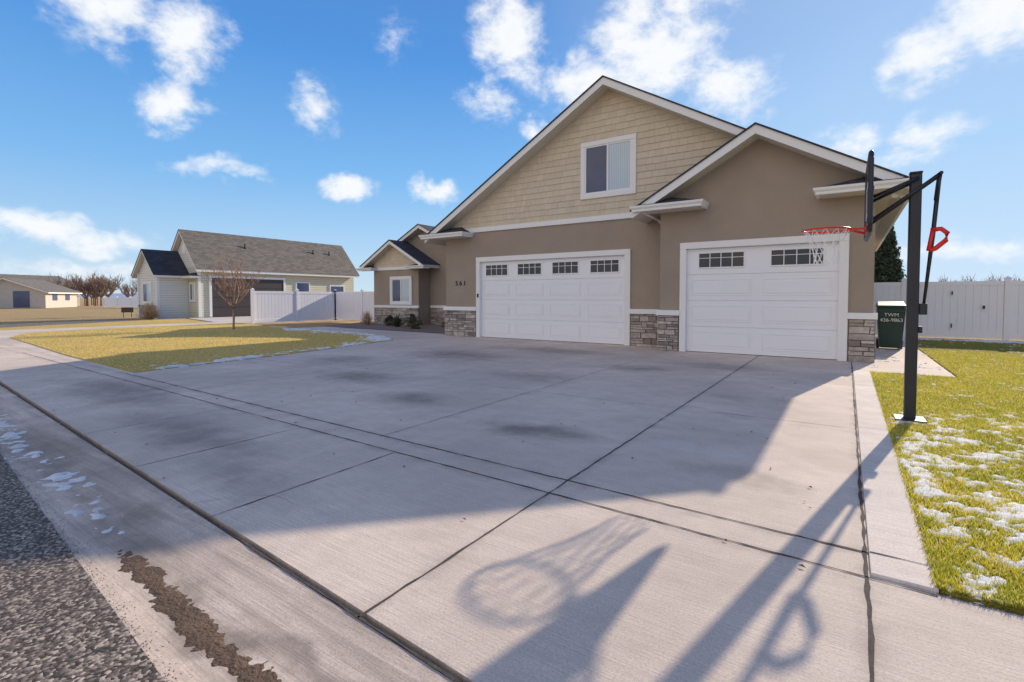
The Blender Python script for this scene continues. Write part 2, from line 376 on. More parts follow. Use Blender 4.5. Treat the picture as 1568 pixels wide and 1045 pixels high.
def iceG(x,y):
    c=curbY(x);d=abs(y-(c-.34));k=fbm(x,y,2.2,4)*.5+fbm(x,y,12,3)*.5+(.13-d)*1.8-.12-max(0,x+5.2)*.15
    return -.031+max(-.03,min(.012,k*.06))
relief('gutter_ice',-9.5,-3.3,.9,1.95,.02,iceG,M_snow,-.036)
def dirtG(x,y):
    c=(curbY(x)+asphY(x))/2-.1+.02*noise.noise(Vector((x*2,0,0)));d=abs(y-c);e=1-abs((x+1.7)/1.25);k=(.050-d)*2.6+.09+min(0,e)*.9+fbm(x,y,5,4)*.09+fbm(x,y,30,3)*.10
    return -.034+max(-.03,min(.007,k*.05))
relief('gutter_dirt',-3.6,-.2,.55,1.2,.010,dirtG,M_dirt,-.042)
# ---- grass blades
def blades(name,n,samp,h,w,mat):
    V=[];F=[]
    for _ in range(n):
        p=samp()
        if p is None: continue
        x,y,z=p;a=R(0,6.28);hh=h*R(.5,1.3);lx=R(-.6,.6)*hh;ly=R(-.6,.6)*hh;dx=math.cos(a)*w;dy=math.sin(a)*w;i=len(V)
        V+=[(x-dx,y-dy,z),(x+dx,y+dy,z),(x+lx,y+ly,z+hh)];F.append((i,i+1,i+2))
    return mobj(name,V,F,mat)
def sR():
    y=2.85+ (R(0,1)**1.5)*13;x=R(.35,.75+.23*y)
    if x<1.52 and y>10.66: return None
    s=snowR(x,y)
    if s>.012 and R(0,1)<.84: return None
    return x,y,.004
blades('grass',160000,sR,.030,.0030,M_bladeR)
def sL():
    x=R(-25,-10.1);y=R(3.4,12)
    if R(0,1)<(-10.1-x)/22: return None
    if not inside(x,y,lawnP): return None
    if snowL(x,y)>.012 and R(0,1)<.9: return None
    return x,y,.01
blades('grass',80000,sL,.030,.006,M_bladeL)
# ------------------------------------------------------------------ building helpers
def roof(name,xc,za,s,half_l,half_r,y0,y1,parent,mroof,t=.19):
    xl,xr=xc-half_l,xc+half_r;zl,zr=za-s*half_l,za-s*half_r
    P=[(xl,zl),(xc,za),(xr,zr),(xr,zr-t),(xc,za-t),(xl,zl-t)];V=[]
    for y in(y0,y1):
        for x,z in P: V.append((x,y,z))
    F=[(0,5,4,1),(1,4,3,2),(7,10,11,6),(8,9,10,7)];mi=[0,0,0,0]
    F+=[(0,1,7,6),(1,2,8,7)];mi+=[0,0]
    F+=[(2,3,9,8),(5,0,6,11)];mi+=[0,0]
    F+=[(3,4,10,9),(4,5,11,10)];mi+=[1,1]
    mobj(name+'_fascia_soffit',V,F,[M_white,M_soff],parent,mi=mi)
    e=.035;tt=.03
    P=[(xl-e,zl-s*e+.004),(xc,za+.004),(xr+e,zr-s*e+.004),(xr+e,zr-s*e+.004+tt),(xc,za+.004+tt*1.1),(xl-e,zl-s*e+.004+tt)]
    V=[(x,y,z) for y in(y0-e,y1+e) for x,z in P]
    F=[(0,1,4,5),(1,2,3,4),(6,11,10,7),(7,10,9,8),(5,4,10,11),(4,3,9,10),(0,6,7,1),(1,7,8,2),(2,8,9,3),(0,5,11,6)]
    mobj(name+'_shingles',V,F,mroof,parent)
def eave_return(name,x0,x1,yw,z,parent,d=.55,hipl=.45,hipr=.45,rise=.26):
    box(name+'_soffit',x0+.06,x1-.06,yw-d+.08,yw+.0,z,z+.1,M_soff,parent)
    V=[];F=[]
    prof=[(.0,.02),(.03,0.),(.07,.0),(.075,.05),(.11,.09),(.115,.135),(.0,.135)]
    n=len(prof);path=[(x0,yw,-1,0),(x0,yw-d,-1,-1),(x1,yw-d,1,-1),(x1,yw,1,0)]
    for (px,py,ox,oy) in path:
        for (o,h) in prof: V.append((px+ox*(o-.06),py+oy*(o-.06),z+h))
    for i in range(3):
        for j in range(n): a=i*n+j;b=i*n+(j+1)%n;F.append((a,b,b+n,a+n))
    mobj(name+'_gutter',V,F,M_white,parent)
    zb=z+.12
    V=[(x0-.03,yw-d-.03,zb),(x1+.03,yw-d-.03,zb),(x1+.03,yw,zb),(x0-.03,yw,zb),(x0+hipl,yw,zb+rise),(x1-hipr,yw,zb+rise)]
    mobj(name+'_cap',V,[(0,1,5,4),(1,2,5),(0,4,3),(0,3,2,1),(3,4,5,2)],M_roof,parent)
def stones(name,x0,x1,z0,z1,y,parent):
    V=[];F=[];z=z0
    def blk(a,b,zz0,zz1,p):
        i=len(V);j=lambda:R(-.006,.006)
        g=.006
        pts=[(a,y,zz0),(b,y,zz0),(b,y,zz1),(a,y,zz1),(a+g+j(),y-p+j(),zz0+g+j()),(b-g+j(),y-p+j(),zz0+g+j()),(b-g+j(),y-p+j(),zz1-g+j()),(a+g+j(),y-p+j(),zz1-g+j())]
        V.extend(pts)
        F.extend([(i+4,i+5,i+6,i+7),(i,i+1,i+5,i+4),(i+1,i+2,i+6,i+5),(i+2,i+3,i+7,i+6),(i+3,i,i+4,i+7)])
    while z<z1-.03:
        h=random.choice([.05,.07,.09,.13,.15]);h=min(h,z1-z)
        x=x0
        while x<x1-.02:
            w=min(R(.12,.42),x1-x)
            if x1-x-w<.07: w=x1-x
            if h>.12 and R(0,1)<.5:
                blk(x,x+w-.008,z,z+h*.5-.004,R(.03,.06));blk(x,x+w-.008,z+h*.5,z+h-.006,R(.03,.06))
            else: blk(x,x+w-.008,z,z+h-.006,R(.03,.065))
            x+=w
        z+=h
    mobj(name,V,F,M_stone,parent)
    box(name+'_mortar',x0+.003,x1-.003,y-.022,y-.003,z0,z1,M_mortar,parent)
def shakes(name,x0,x1,z0,z1,y,xc,za,s,parent,rowh=.175,mat=None):
    V=[];F=[];z=z0
    while z<z1:
        x=x0-R(0,.2)
        while x<x1:
            w=R(.13,.28);b=z+(R(-.010,0) if R(0,1)<.3 else 0);p0=.026+R(-.002,.002);p1=.006;i=len(V);g=.0014
            V+=[(x+g,y-p0,b),(x+w-g,y-p0,b),(x+w-g,y-p1,z+rowh+.012),(x+g,y-p1,z+rowh+.012),(x+g,y,b),(x+w-g,y,b)]
            F+=[(i,i+1,i+2,i+3),(i+4,i+5,i+1,i),(i,i+3,i+4),(i+1,i+5,i+2)]
            x+=w
        z+=rowh
    bm=bmesh.new();me=bpy.data.meshes.new('t');me.from_pydata(V,[],F);bm.from_mesh(me)
    def cut(co,no):
        bmesh.ops.bisect_plane(bm,geom=bm.verts[:]+bm.edges[:]+bm.faces[:],plane_co=co,plane_no=no,clear_outer=True)
    cut((xc,y,za),(s,0,1));cut((xc,y,za),(-s,0,1));cut((x0,y,0),(-1,0,0));cut((x1,y,0),(1,0,0))
    me2=bpy.data.meshes.new(name);bm.to_mesh(me2);bm.free();me2.materials.append(mat or M_shake)
    o=bpy.data.objects.new(name,me2);link(o,parent);return o
def window(name,x0,x1,z0,z1,y,parent,tw=.12):
    boxes(name+'_casing',[(x0,x0+tw,y-.055,y,z0+tw,z1-tw),(x1-tw,x1,y-.055,y,z0+tw,z1-tw),(x0,x1,y-.062,y,z1-tw,z1),(x0,x1,y-.062,y,z0,z0+tw)],M_white,parent,bevel=.006)
    a,b,c,d=x0+tw,x1-tw,z0+tw,z1-tw;m=(a+b)/2;f=.04
    boxes(name+'_sash',[(a,a+f,y-.045,y-.02,c,d),(b-f,b,y-.045,y-.02,c,d),(a+f,b-f,y-.045,y-.02,d-f,d),(a+f,b-f,y-.045,y-.02,c,c+f),(m-.025,m+.025,y-.048,y-.021,c+f,d-f)],M_white,parent,bevel=.003)
    box(name+'_pane_dark',a+f,m-.025,y-.030,y-.027,c+f,d-f,M_glass,parent)
    box(name+'_pane_curtain',m+.025,b-f,y-.030,y-.027,c+f,d-f,M_curt,parent)
def garage_door(name,x0,x1,z1,y,ncol,parent):
    L=[];H=z1/4;P=[];G=[]
    for r in range(4):
        L.append((x0,x1,y,y+.05,r*H+.005,(r+1)*H-.005))
    box(name+'_backing',x0,x1,y+.02,y+.06,0.002,z1,M_white,parent)
    cw=(x1-x0)/ncol
    for r in range(4):
        for c in range(ncol):
            a=x0+c*cw+.11;b=x0+(c+1)*cw-.11;lo=r*H+.12;hi=(r+1)*H-.12;q=.018
            if r<3:
                P+=[(a,b,y-.010,y-.001,hi-q,hi),(a,b,y-.010,y-.001,lo,lo+q),(a,a+q,y-.010,y-.001,lo+q,hi-q),(b-q,b,y-.010,y-.001,lo+q,hi-q),(a+.05,b-.05,y-.012,y-.001,lo+.05,hi-.05)]
            else:
                e=.09 if ncol==4 else .17
                a+=e;b-=e;lo+=.05;hi+=.0
                G.append((a,b,y-.006,y-.002,lo,hi));q=.03
                P+=[(a-q,b+q,y-.022,y-.001,hi,hi+q),(a-q,b+q,y-.022,y-.001,lo-q,lo),(a-q,a,y-.022,y-.001,lo,hi),(b,b+q,y-.022,y-.001,lo,hi)]
                for k in(1,2,3):
                    xx=a+(b-a)*k/4;P.append((xx-.009,xx+.009,y-.018,y-.006,lo,hi))
                P.append((a,b,y-.0165,y-.0065,lo+(hi-lo)*.64,lo+(hi-lo)*.64+.014))
    boxes(name+'_sections',L,M_door,parent,bevel=.004);boxes(name+'_panels',P,M_door,parent,bevel=.004);boxes(name+'_glass',G,M_glassg,parent)
    box(name+'_bottom_seal',x0,x1,y-.004,y+.04,-.001,.012,M_dark,parent)
# ------------------------------------------------------------------ main house
H=root('suburban_house')
YF=12.87;YB=12.2;s=.585
box('rear_body',-11.39,.43,YF+.2,27,0,3.45,M_stucco,H)
boxes('facade_wall',[(-11.4,-9.95,YF,YF+.2,0,3.45),(-9.95,-4.97,YF,YF+.2,2.47,3.45),(-4.97,-3.83,YF,YF+.2,0,3.45)],M_stucco,H)
boxes('bay_wall',[(-3.83,-3.22,YB,YB+.2,0,3.45),(-3.22,-.12,YB,YB+.2,2.47,3.45),(-.12,.44,YB,YB+.2,0,3.45),(-3.83,-3.63,YB+.2,YF+.199,0,3.45),(.24,.44,YB+.2,YF+.199,0,3.45)],M_stucco,H)
extrY('bay_gable_wall',[(-3.83,3.45),(.44,3.45),(.44,3.68),(-1.68,4.92),(-3.83,3.66)],YB,YB+.2,M_stucco,H)
extrY('gable_wall',[(-11.4,3.45),(.4,3.45),(.4,3.6),(-5.47,7.03),(-11.4,3.56)],YF+.002,YF+.2,M_shake,H)
shakes('gable_shakes',-11.4,.3,3.56,7.1,YF,-5.47,7.05,s,H)
box('belly_band',-11.42,-3.9,YF-.05,YF,3.42,3.565,M_white,H,bevel=.006)
roof('main_roof',-5.47,7.14,s,6.5,6.4,YF-.45,27.4,H,M_roof)
roof('bay_roof',-1.68,4.98,.575,2.72,2.62,YB-.45,YF+.6,H,M_roof)
eave_return('left_return',-12.05,-10.25,YF,3.27,H)
eave_return('bay_left_return',-4.35,-2.75,YB,3.36,H,hipr=.9)
eave_return('bay_right_return',-.55,.94,YB,3.34,H,hipl=.9,hipr=.4)
box('eave_gutter',.93,1.05,YB-.3,27.3,3.33,3.46,M_white,H,bevel=.01)
box('side_soffit',.44,.93,YB,27.2,3.34,3.36,M_soff,H)
window('gable_window',-6.31,-4.69,4.06,5.64,YF,H,tw=.13)
for nm,x0,x1,y in(('double_door_casing',-9.93,-4.99,YF),('single_door_casing',-3.2,-.14,YB)):
    boxes(nm,[(x0-.14,x0+.005,y-.05,y+.12,0,2.45),(x1-.005,x1+.16,y-.05,y+.12,0,2.45),(x0-.14,x1+.16,y-.055,y+.12,2.45,2.60)],M_white,H,bevel=.006)
garage_door('double_garage_door',-9.925,-4.995,2.45,YF+.06,4,H)
garage_door('single_garage_door',-3.195,-.145,2.45,YB+.06,2,H)
for nm,a,b,y in(('stone_left',-11.44,-10.09,YF),('stone_mid',-4.81,-3.87,YF),('stone_bay_left',-3.87,-3.36,YB),('stone_bay_right',.04,.48,YB)):
    stones(nm,a,b,0,.86,y,H)
    box(nm+'_cap',a-.03,b+(.0 if b<-3.5 and b>-4 else .03) ,y-.085,y-.001,.862,.99,M_white,H,bevel=.008)
box('side_stone_backing',.441,.47,YB+.001,20,0,.86,M_stone,H)
V=[];F=[]
tube(V,F,[(-4.2,YB-.42,3.4),(-4.05,YF-.2,3.28),(-3.95,YF-.1,3.15),(-3.95,YF-.06,2.6),(-3.95,YF-.06,1.1),(-3.97,YF-.13,.98),(-3.97,YF-.14,.15),(-3.97,YF-.3,.04)],.042,4)
mobj('downspout',V,F,M_white,H)
cu=bpy.data.curves.new('house_number','FONT');cu.body='5 6 1';cu.size=.22;cu.extrude=.01;o=bpy.data.objects.new('house_number',cu);o.location=(-10.98,YF-.012,1.70);o.rotation_euler=(math.pi/2,0,0);cu.materials.append(M_dark);link(o,H)
box('keypad',-10.02,-9.96,YF-.07,YF-.051,1.3,1.42,M_dark,H,bevel=.004)
tubeobj('eave_camera',[(.72,YB-.1,3.3),(.72,YB-.1,3.22)],.05,M_white,H)
# left wing
YW=16.7
boxes('wing_wall',[(-19.5,-16.5,YW,27,0,2.72)],M_stucco,H)
extrY('wing_gable',[(-19.5,2.72),(-16.5,2.72),(-16.5,3.),(-18.,3.84),(-19.5,3.)],YW,YW+.6,M_stucco,H)
shakes('wing_shakes',-19.5,-16.5,2.76,4.,YW,-18.,3.86,.56,H,rowh=.16)
box('wing_band',-19.52,-16.48,YW-.04,YW-.001,2.62,2.76,M_white,H,bevel=.005)
roof('wing_roof',-18.,4.0,.56,2.1,2.1,YW-.4,19,H,M_roof,t=.16)
eave_return('wing_return_l',-20.3,-19.3,YW,2.62,H,d=.4,rise=.15)
eave_return('wing_return_r',-16.9,-15.8,YW,2.62,H,d=.4,rise=.15)
window('wing_window',-18.37,-16.9,.95,2.3,YW,H,tw=.13)
stones('wing_stone',-19.53,-16.47,0,.80,YW,H);box('wing_stone_cap',-19.56,-16.44,YW-.08,YW-.001,.80,.92,M_white,H,bevel=.006)
boxes('entry_wall',[(-20.5,-11.41,17.5,26.9,0,3.6)],M_stucco,H)
extrY('entry_gable',[(-20.5,3.6),(-13.,3.6),(-16.9,4.62)],17.51,18.,M_stucco,H)
roof('entry_roof',-16.9,4.75,.5,3.4,5.4,17.1,26,H,M_roof,t=.16)
stones('entry_stone',-16.45,-13.6,0,.8,17.5,H);box('entry_stone_cap',-16.45,-13.58,17.42,17.499,.8,.92,M_white,H)
box('entry_door',-13.3,-12.3,17.44,17.499,.05,2.15,M_dark,H,bevel=.01)
# ------------------------------------------------------------------ neighbour house
N=root('siding_house')
box('body',-38.9,-34.9,15.4,27.6,-.1,3.3,M_lap,N)
extrY('gable_wall',[(-38.9,3.3),(-34.9,3.3),(-36.9,5.55)],15.4,27.6,M_lapw,N)
roof('roof',-36.9,5.8,1.12,2.35,2.35,15.1,27.9,N,M_roofN,t=.2)
box('wing_body',-39.3,-36.4,13.6,15.39,-.1,2.9,M_lapw,N)
extrY('wing_gable',[(-39.3,2.9),(-36.4,2.9),(-37.85,4.2)],13.6,15.39,M_lapw,N)
roof('wing_roof',-37.85,4.4,.95,1.75,1.75,13.3,16,N,M_roof,t=.16)
boxes('garage_trim',[(-34.9,-34.83,16.,16.15,0,2.6),(-34.9,-34.83,21.2,21.35,0,2.6),(-34.9,-34.82,16,21.35,2.6,2.75)],M_white,N)
box('garage_door',-34.9,-34.86,16.15,21.2,0,2.6,M_ngar,N)
boxes('garage_lines',[(-34.86,-34.85,16.15,21.2,.65*k-.01,.65*k+.01) for k in(1,2,3)],M_black,N)
boxes('side_window_trim',[(-34.9,-34.84,22.2,23.4,1.2,2.5),(-34.9,-34.84,25.2,26.6,.9,2.3)],M_white,N)
boxes('side_window_glass',[(-34.845,-34.83,22.3,23.3,1.3,2.4),(-34.845,-34.83,25.3,26.5,1.,2.2)],M_glass,N)
window('front_window',-36.2,-35.4,1.0,2.3,15.4,N,tw=.1);window('wing_window',-38.6,-37.2,.9,2.3,13.6,N,tw=.1)
box('gable_vent',-37.1,-36.7,15.36,15.399,4.2,4.8,M_white,N)
stones('wing_stone',-39.3,-36.4,0,.8,13.6,N)
boxes('corner_boards',[(-34.98,-34.86,15.34,15.5,0,3.3),(-39.36,-39.2,13.54,13.7,0,2.9),(-36.48,-36.36,13.54,13.7,0,2.9)],M_white,N)
for y in(19,24.5,26): tubeobj('roof_vent',[(-36.,y,4.7),(-36.,y,5.15)],.06,M_dark,N)
eave_return('pent',-36.3,-34.8,15.4,2.55,N,d=.5)
def farhouse(x,y,w,d,h,rh,mr,mw,rot=0):
    E=root('distant_house')
    box('walls',-w/2,w/2,-d/2,d/2,0,h,mw,E)
    extrY('gable',[(-w/2,h),(w/2,h),(0,h+rh*.93)],-d/2,d/2,mw,E)
    roof('roof',0,h+rh+.1,rh/(w/2),w/2+.5,w/2+.5,-d/2-.5,d/2+.5,E,mr)
    boxes('windows',[(-w/2-.05,-w/2,-d*.3,-d*.3+1.4,1,2.2),(w/2,w/2+.05,-d*.3,-d*.3+1.4,1,2.2),(w/2,w/2+.05,d*.1,d*.1+1.4,1,2.2),(-w*.3,-w*.3+1.4,-d/2-.05,-d/2,1,2.2),(w*.1,w*.1+1.6,-d/2-.05,-d/2,.1,2.2)],M_glass,E)
    E.location=(x,y,-.1);E.rotation_euler=(0,0,rot);return E
farhouse(-93,19,8,10,2.2,1.6,M_roofN,M_tan,1.0)
farhouse(-106,19,10,15,2.7,2.1,M_roofN,M_tan,.35)
farhouse(-112,12,11,14,3.,2.2,M_roofN,M_tan,1.2)
# ------------------------------------------------------------------ fences
def fence(name,pts,h):
    E=root(name)
    for (ax,ay),(bx,by) in zip(pts[:-1],pts[1:]):
        dx,dy=bx-ax,by-ay;Ln=math.hypot(dx,dy);n=max(1,round(Ln/2.4));ang=math.atan2(dy,dx);V=[];F=[]
        for k in range(n+1):
            p=Ln*k/n;boxvf(V,F,p-.065,p+.065,-.065,.065,0,h+.08)
            i=len(V);V+=[(p-.08,-.08,h+.08),(p+.08,-.08,h+.08),(p+.08,.08,h+.08),(p-.08,.08,h+.08),(p,0,h+.15)];F+=[(i,i+1,i+4),(i+1,i+2,i+4),(i+2,i+3,i+4),(i+3,i,i+4)]
        for k in range(n):
            a=Ln*k/n+.07;b=Ln*(k+1)/n-.07
            boxvf(V,F,a,b,-.035,.035,h-.13,h);boxvf(V,F,a,b,-.035,.035,.04,.2)
            boxvf(V,F,a,b,-.006,.006,.2,h-.13)
            x=a
            while x<b-.01:
                w=min(.18,b-x);boxvf(V,F,x+.005,x+w-.007,-.022,.022,.2,h-.13);x+=.18
        o=mobj('panels',V,F,M_vinyl,E);o.location=(ax,ay,0);o.rotation_euler=(0,0,ang)
    return E
fence('vinyl_fence',[(-24.4,13.2),(-24.4,18.),(-19.7,18.)],1.62)
g=fence('vinyl_fence',[(-.9,20.7),(4.,20.75),(14,20.9),(14.2,3.2)],1.8)
boxes('gate_hardware',[(2.72,2.75,20.63,20.66,.35,.48),(2.72,2.75,20.63,20.66,1.38,1.5),(3.45,3.5,20.62,20.66,.95,1.05)],M_dark,g)
fence('vinyl_fence',[(-84,25),(-62,33)],1.3)
# ------------------------------------------------------------------ basketball hoop
B=root('basketball_hoop')
px,py=.57,6.66
V=[];F=[];boxvf(V,F,px-.050,px+.050,py-.050,py+.050,0,2.58);mobj('pole',V,F,M_black,B,bevel=.012)
box('pole_cap',px-.054,px+.054,py-.054,py+.054,2.58,2.60,M_black,B,bevel=.004)
box('base_plate',px-.13,px+.13,py-.13,py+.13,.012,.03,M_black,B,bevel=.004)
for dy in(-.075,.075):
    tubeobj('upper_arm',[(px+.02,py+dy,2.53),(.21,py+dy*2,2.36)],.017,M_black,B)
    tubeobj('lower_arm',[(.76,py+dy,2.55),(px,py+dy,2.40),(.21,py+dy*2,2.12)],.018,M_black,B)
    tubeobj('lift_link',[(.76,py+dy,2.55),(.735,py+dy*.6,2.3)],.014,M_black,B)
tubeobj('cross_bolt',[(.76,py-.1,2.55),(.76,py+.1,2.55)],.018,M_black,B)
tubeobj('lift_rod',[(.755,py,2.50),(.72,py,1.95),(.66,py,1.2)],[.02,.02,.013],M_black,B)
box('rod_bracket',px+.05,px+.12,py-.03,py+.03,1.12,1.24,M_black,B,bevel=.01)
box('rod_bracket_low',px+.05,px+.085,py-.035,py+.035,.93,1.0,M_black,B,bevel=.01)
tubeobj('handle',[(.70,py,1.99),(.78,py-.01,2.0),(.83,py-.02,1.95),(.82,py-.02,1.88),(.74,py-.01,1.80),(.69,py,1.78)],.024,M_red,B)
tubeobj('handle_grip',[(.72,py,1.99),(.69,py,1.78)],.022,M_red,B)
def rrect(y0,y1,z0,z1,r,k=5):
    P=[]
    for cx,cz,a0 in((y1-r,z1-r,0),(y0+r,z1-r,90),(y0+r,z0+r,180),(y1-r,z0+r,270)):
        for i in range(k+1):
            a=math.radians(a0+90*i/k);P.append((cx+r*math.cos(a),cz+r*math.sin(a)))
    return P
by0,by1,bz0,bz1=py-.56,py+.56,1.97,2.75
P=rrect(by0,by1,bz0,bz1,.07);n=len(P)
V=[(.165,a,b) for a,b in P]+[(.177,a,b) for a,b in P];F=[tuple(range(n)),tuple(range(2*n-1,n-1,-1))]+[(i,(i+1)%n,(i+1)%n+n,i+n) for i in range(n)]
M_acr=glassy('smoked_acrylic',(.05,.055,.06),.1);mobj('backboard_panel',V,F,M_acr,B)
tubeobj('backboard_frame',[(.175,a,b) for a,b in P],.023,M_black,B,k=8,closed=True)
boxes('backboard_stays',[(.178,.21,py-.2,py-.17,bz0+.02,bz1-.02),(.178,.21,py+.17,py+.2,bz0+.02,bz1-.02),(.178,.205,by0+.03,by1-.03,2.08,2.11),(.178,.205,by0+.03,by1-.03,2.38,2.41)],M_black,B)
boxes('target_square',[(.160,.164,py-.3,py-.27,2.16,2.5),(.160,.164,py+.27,py+.3,2.16,2.5),(.160,.164,py-.27,py+.27,2.47,2.5),(.160,.164,py-.27,py+.27,2.16,2.19)],M_white,B)
rc=Vector((-.21,py,2.06));rr=.228
tubeobj('rim',[(rc.x+rr*math.cos(a*math.pi/16),rc.y+rr*math.sin(a*math.pi/16),rc.z) for a in range(32)],.010,M_red,B,closed=True)
boxes('rim_bracket',[(-.0,.16,py-.06,py+.06,2.045,2.057),(.15,.162,py-.075,py+.075,1.98,2.08)],M_red,B,bevel=.003)
for dy in(-.05,.05): tubeobj('rim_brace',[(.155,py+dy,1.995),(.0,py+dy*1.6,2.05)],.007,M_red,B)
V=[];F=[];levels=[(0,.225),(-.08,.185),(-.16,.15),(-.24,.125),(-.32,.11),(-.38,.115)]
for k in range(12):
    for l in range(len(levels)-1):
        z0,r0=levels[l];z1,r1=levels[l+1]
        a0=(k+(l%2)*.5)*math.pi/6
        for sg in(-.5,.5):
            a1=a0+sg*math.pi/6
            tube(V,F,[(rc.x+r0*math.cos(a0),rc.y+r0*math.sin(a0),rc.z+z0),(rc.x+r1*math.cos(a1),rc.y+r1*math.sin(a1),rc.z+z1)],.0035,4)
mobj('net',V,F,M_net,B)
# ------------------------------------------------------------------ trash bin
T=root('trash_bin')
bx,by=.92,15.75
V=[];F=[]
def ring(z,w,d): 
    V.extend([(bx-w,by-d,z),(bx+w,by-d,z),(bx+w,by+d,z),(bx-w,by+d,z)])
ring(.04,.22,.24);ring(.5,.25,.29);ring(1.05,.285,.34)
F=[(3,2,1,0)]+[(i*4+j,i*4+(j+1)%4,i*4+4+(j+1)%4,i*4+4+j) for i in range(2) for j in range(4)]+[(8,9,10,11)]
mobj('body',V,F,M_bin,T,bevel=.03)
V=[(bx-.30,by-.37,1.05),(bx+.30,by-.37,1.05),(bx+.30,by+.36,1.05),(bx-.30,by+.36,1.05),(bx-.29,by-.35,1.10),(bx+.29,by-.35,1.10),(bx+.27,by+.33,1.2),(bx-.27,by+.33,1.2)]
mobj('lid',V,[(3,2,1,0),(4,5,6,7),(0,1,5,4),(1,2,6,5),(2,3,7,6),(3,0,4,7)],M_bin,T,bevel=.02)
box('front_rib',bx-.26,bx+.26,by-.355,by-.33,.93,1.0,M_bin,T,bevel=.01)
for sx in(-1,1): tubeobj('wheel',[(bx+sx*.2,by+.25,.12),(bx+sx*.27,by+.25,.12)],.12,M_dark,T,k=18)
tubeobj('handle_bar',[(bx-.25,by+.42,1.08),(bx+.25,by+.42,1.08)],.016,M_bin,T)
for i,(tx,z) in enumerate((('TWM',.83),('436-9863',.70))):
    cu=bpy.data.curves.new('label','FONT');cu.body=tx;cu.size=.12;cu.align_x='CENTER';cu.extrude=.002;o=bpy.data.objects.new('label',cu)
    o.location=(bx,by-.36,z);o.rotation_euler=(math.radians(86),0,0);cu.materials.append(M_white);link(o,T)
# ------------------------------------------------------------------ vegetation
def branch(V,F,p,d,L,r,depth,spread,k=4,tips=None,up=.15,nb=3):
    seg=3;pts=[p];q=Vector(p);dd=Vector(d).normalized()
    for i in range(seg):
        dd=(dd+Vector((R(-1,1),R(-1,1),R(-1,1)))*.13+Vector((0,0,up*.3))).normalized();q=q+dd*L/seg;pts.append(q.copy())
    tube(V,F,pts,[r,r*.85,r*.72,r*.55],k if r>.01 else 3)
    if depth==0: return
    for j in range(nb+(depth>3)):
        t=R(.35,1) if j else 1.
        b=pts[min(seg,int(t*seg))]
        nd=(dd+Vector((R(-1,1),R(-1,1),R(-.5,1)))*spread+Vector((0,0,up))).normalized()
        branch(V,F,b,nd,L*R(.6,.8),r*.58,depth-1,spread,k,tips,up,nb)
def baretree(name,x,y,h,mat,depth=5,spread=.75,r=.045,z=0.,nb=3,up=.2,tr=.3):
    V=[];F=[];p=Vector((x,y,z));top=p+Vector((R(-.05,.05)*h,R(-.05,.05)*h,h*tr))
    tube(V,F,[p,p+(top-p)*.1,(p+top)/2+Vector((.02,0,0)),top],[r*1.4,r,r*.9,r*.8],7)
    for j in range(5):
        a=j*1.257+R(-.4,.4);branch(V,F,top-Vector((0,0,h*tr*R(0,.3))),(math.cos(a)*spread,math.sin(a)*spread,R(.7,1.2)),h*.27,r*.6,depth-1,spread,4,None,up,nb)
    branch(V,F,top,(0,0,1),h*.3,r*.7,depth-1,spread,4,None,up,nb)
    return mobj(name,V,F,mat,smooth=True)
random.seed(11)
baretree('bare_tree',-20.5,10.3,3.3,M_twig,depth=5,r=.045,spread=.95)
baretree('bare_tree',-44.,15.8,3.6,M_twigg,depth=5,r=.07,z=-.1)
def twigdome(name,x,y,w,h,n,mat,z=0.,lw=.012):
    V=[];F=[]
    for _ in range(n):
        a=R(0,6.28);e=R(.15,1.5);L=h*R(.6,1.05);dx,dy,dz=math.cos(a)*math.cos(e)*w/h,math.sin(a)*math.cos(e)*w/h,math.sin(e)
        p=Vector((x+R(-.1,.1)*w,y+R(-.1,.1)*w,z));m=p+Vector((dx*.5,dy*.5,dz*.62))*L;q=p+Vector((dx,dy,dz*R(.85,1.)))*L
        tube(V,F,[p,m,q],[lw,lw*.7,lw*.3],3)
    return mobj(name,V,F,mat)
twigdome('ornamental_grass',-36.,13.,.75,1.2,600,M_twigt,-.1,.014)
twigdome('ornamental_grass',-18.9,15.7,.4,.75,350,M_twigt,0,.008)
twigdome('ornamental_grass',-15.6,15.4,.35,.5,300,M_twigt,0,.008)
def leafshrub(name,x,y,w,h,n,mat,z=0.,sz=.05,cone=False):
    V=[];F=[]
    tube(V,F,[(x,y,z),(x,y,z+h*.9)],[w*.06,w*.02],5)
    for k in range(int(n/25)):
        a=R(0,6.28);t=R(0.03,.98)
        rr=(w*(1-t)*R(.55,1.) if cone else w*math.sin(math.pi*min(1,(t*.8+.2)))*R(.3,1.))
        c=Vector((x+math.cos(a)*rr,y+math.sin(a)*rr,z+h*t-(.08*rr if cone else 0)))
        for _ in range(25):
            q=c+Vector((R(-1,1),R(-1,1),R(-.7,.7)))*sz*2.2;i=len(V)
            for _ in range(3): V.append(tuple(q+Vector((R(-1,1),R(-1,1),R(-1,1)))*sz))
            F.append((i,i+1,i+2))
    return mobj(name,V,F,mat)
leafshrub('evergreen_shrub',-17.2,15.6,.35,.45,2500,M_leaf2,0,.03)
leafshrub('evergreen_shrub',-14.8,14.6,.4,.6,2500,M_leaf2,0,.03)
twigdome('yucca_plant',-16.3,15.2,.4,.65,160,M_leaf2,0,.014)
leafshrub('evergreen_shrub',-13.7,15.6,.3,.55,1200,M_leaf2,0,.03)
leafshrub('conifer_tree',1.75,36.5,1.5,6.2,26000,M_leaf,-.1,.11,cone=True)
leafshrub('conifer_tree',14.2,52,3.,5.6,20000,M_leaf,-.1,.16)
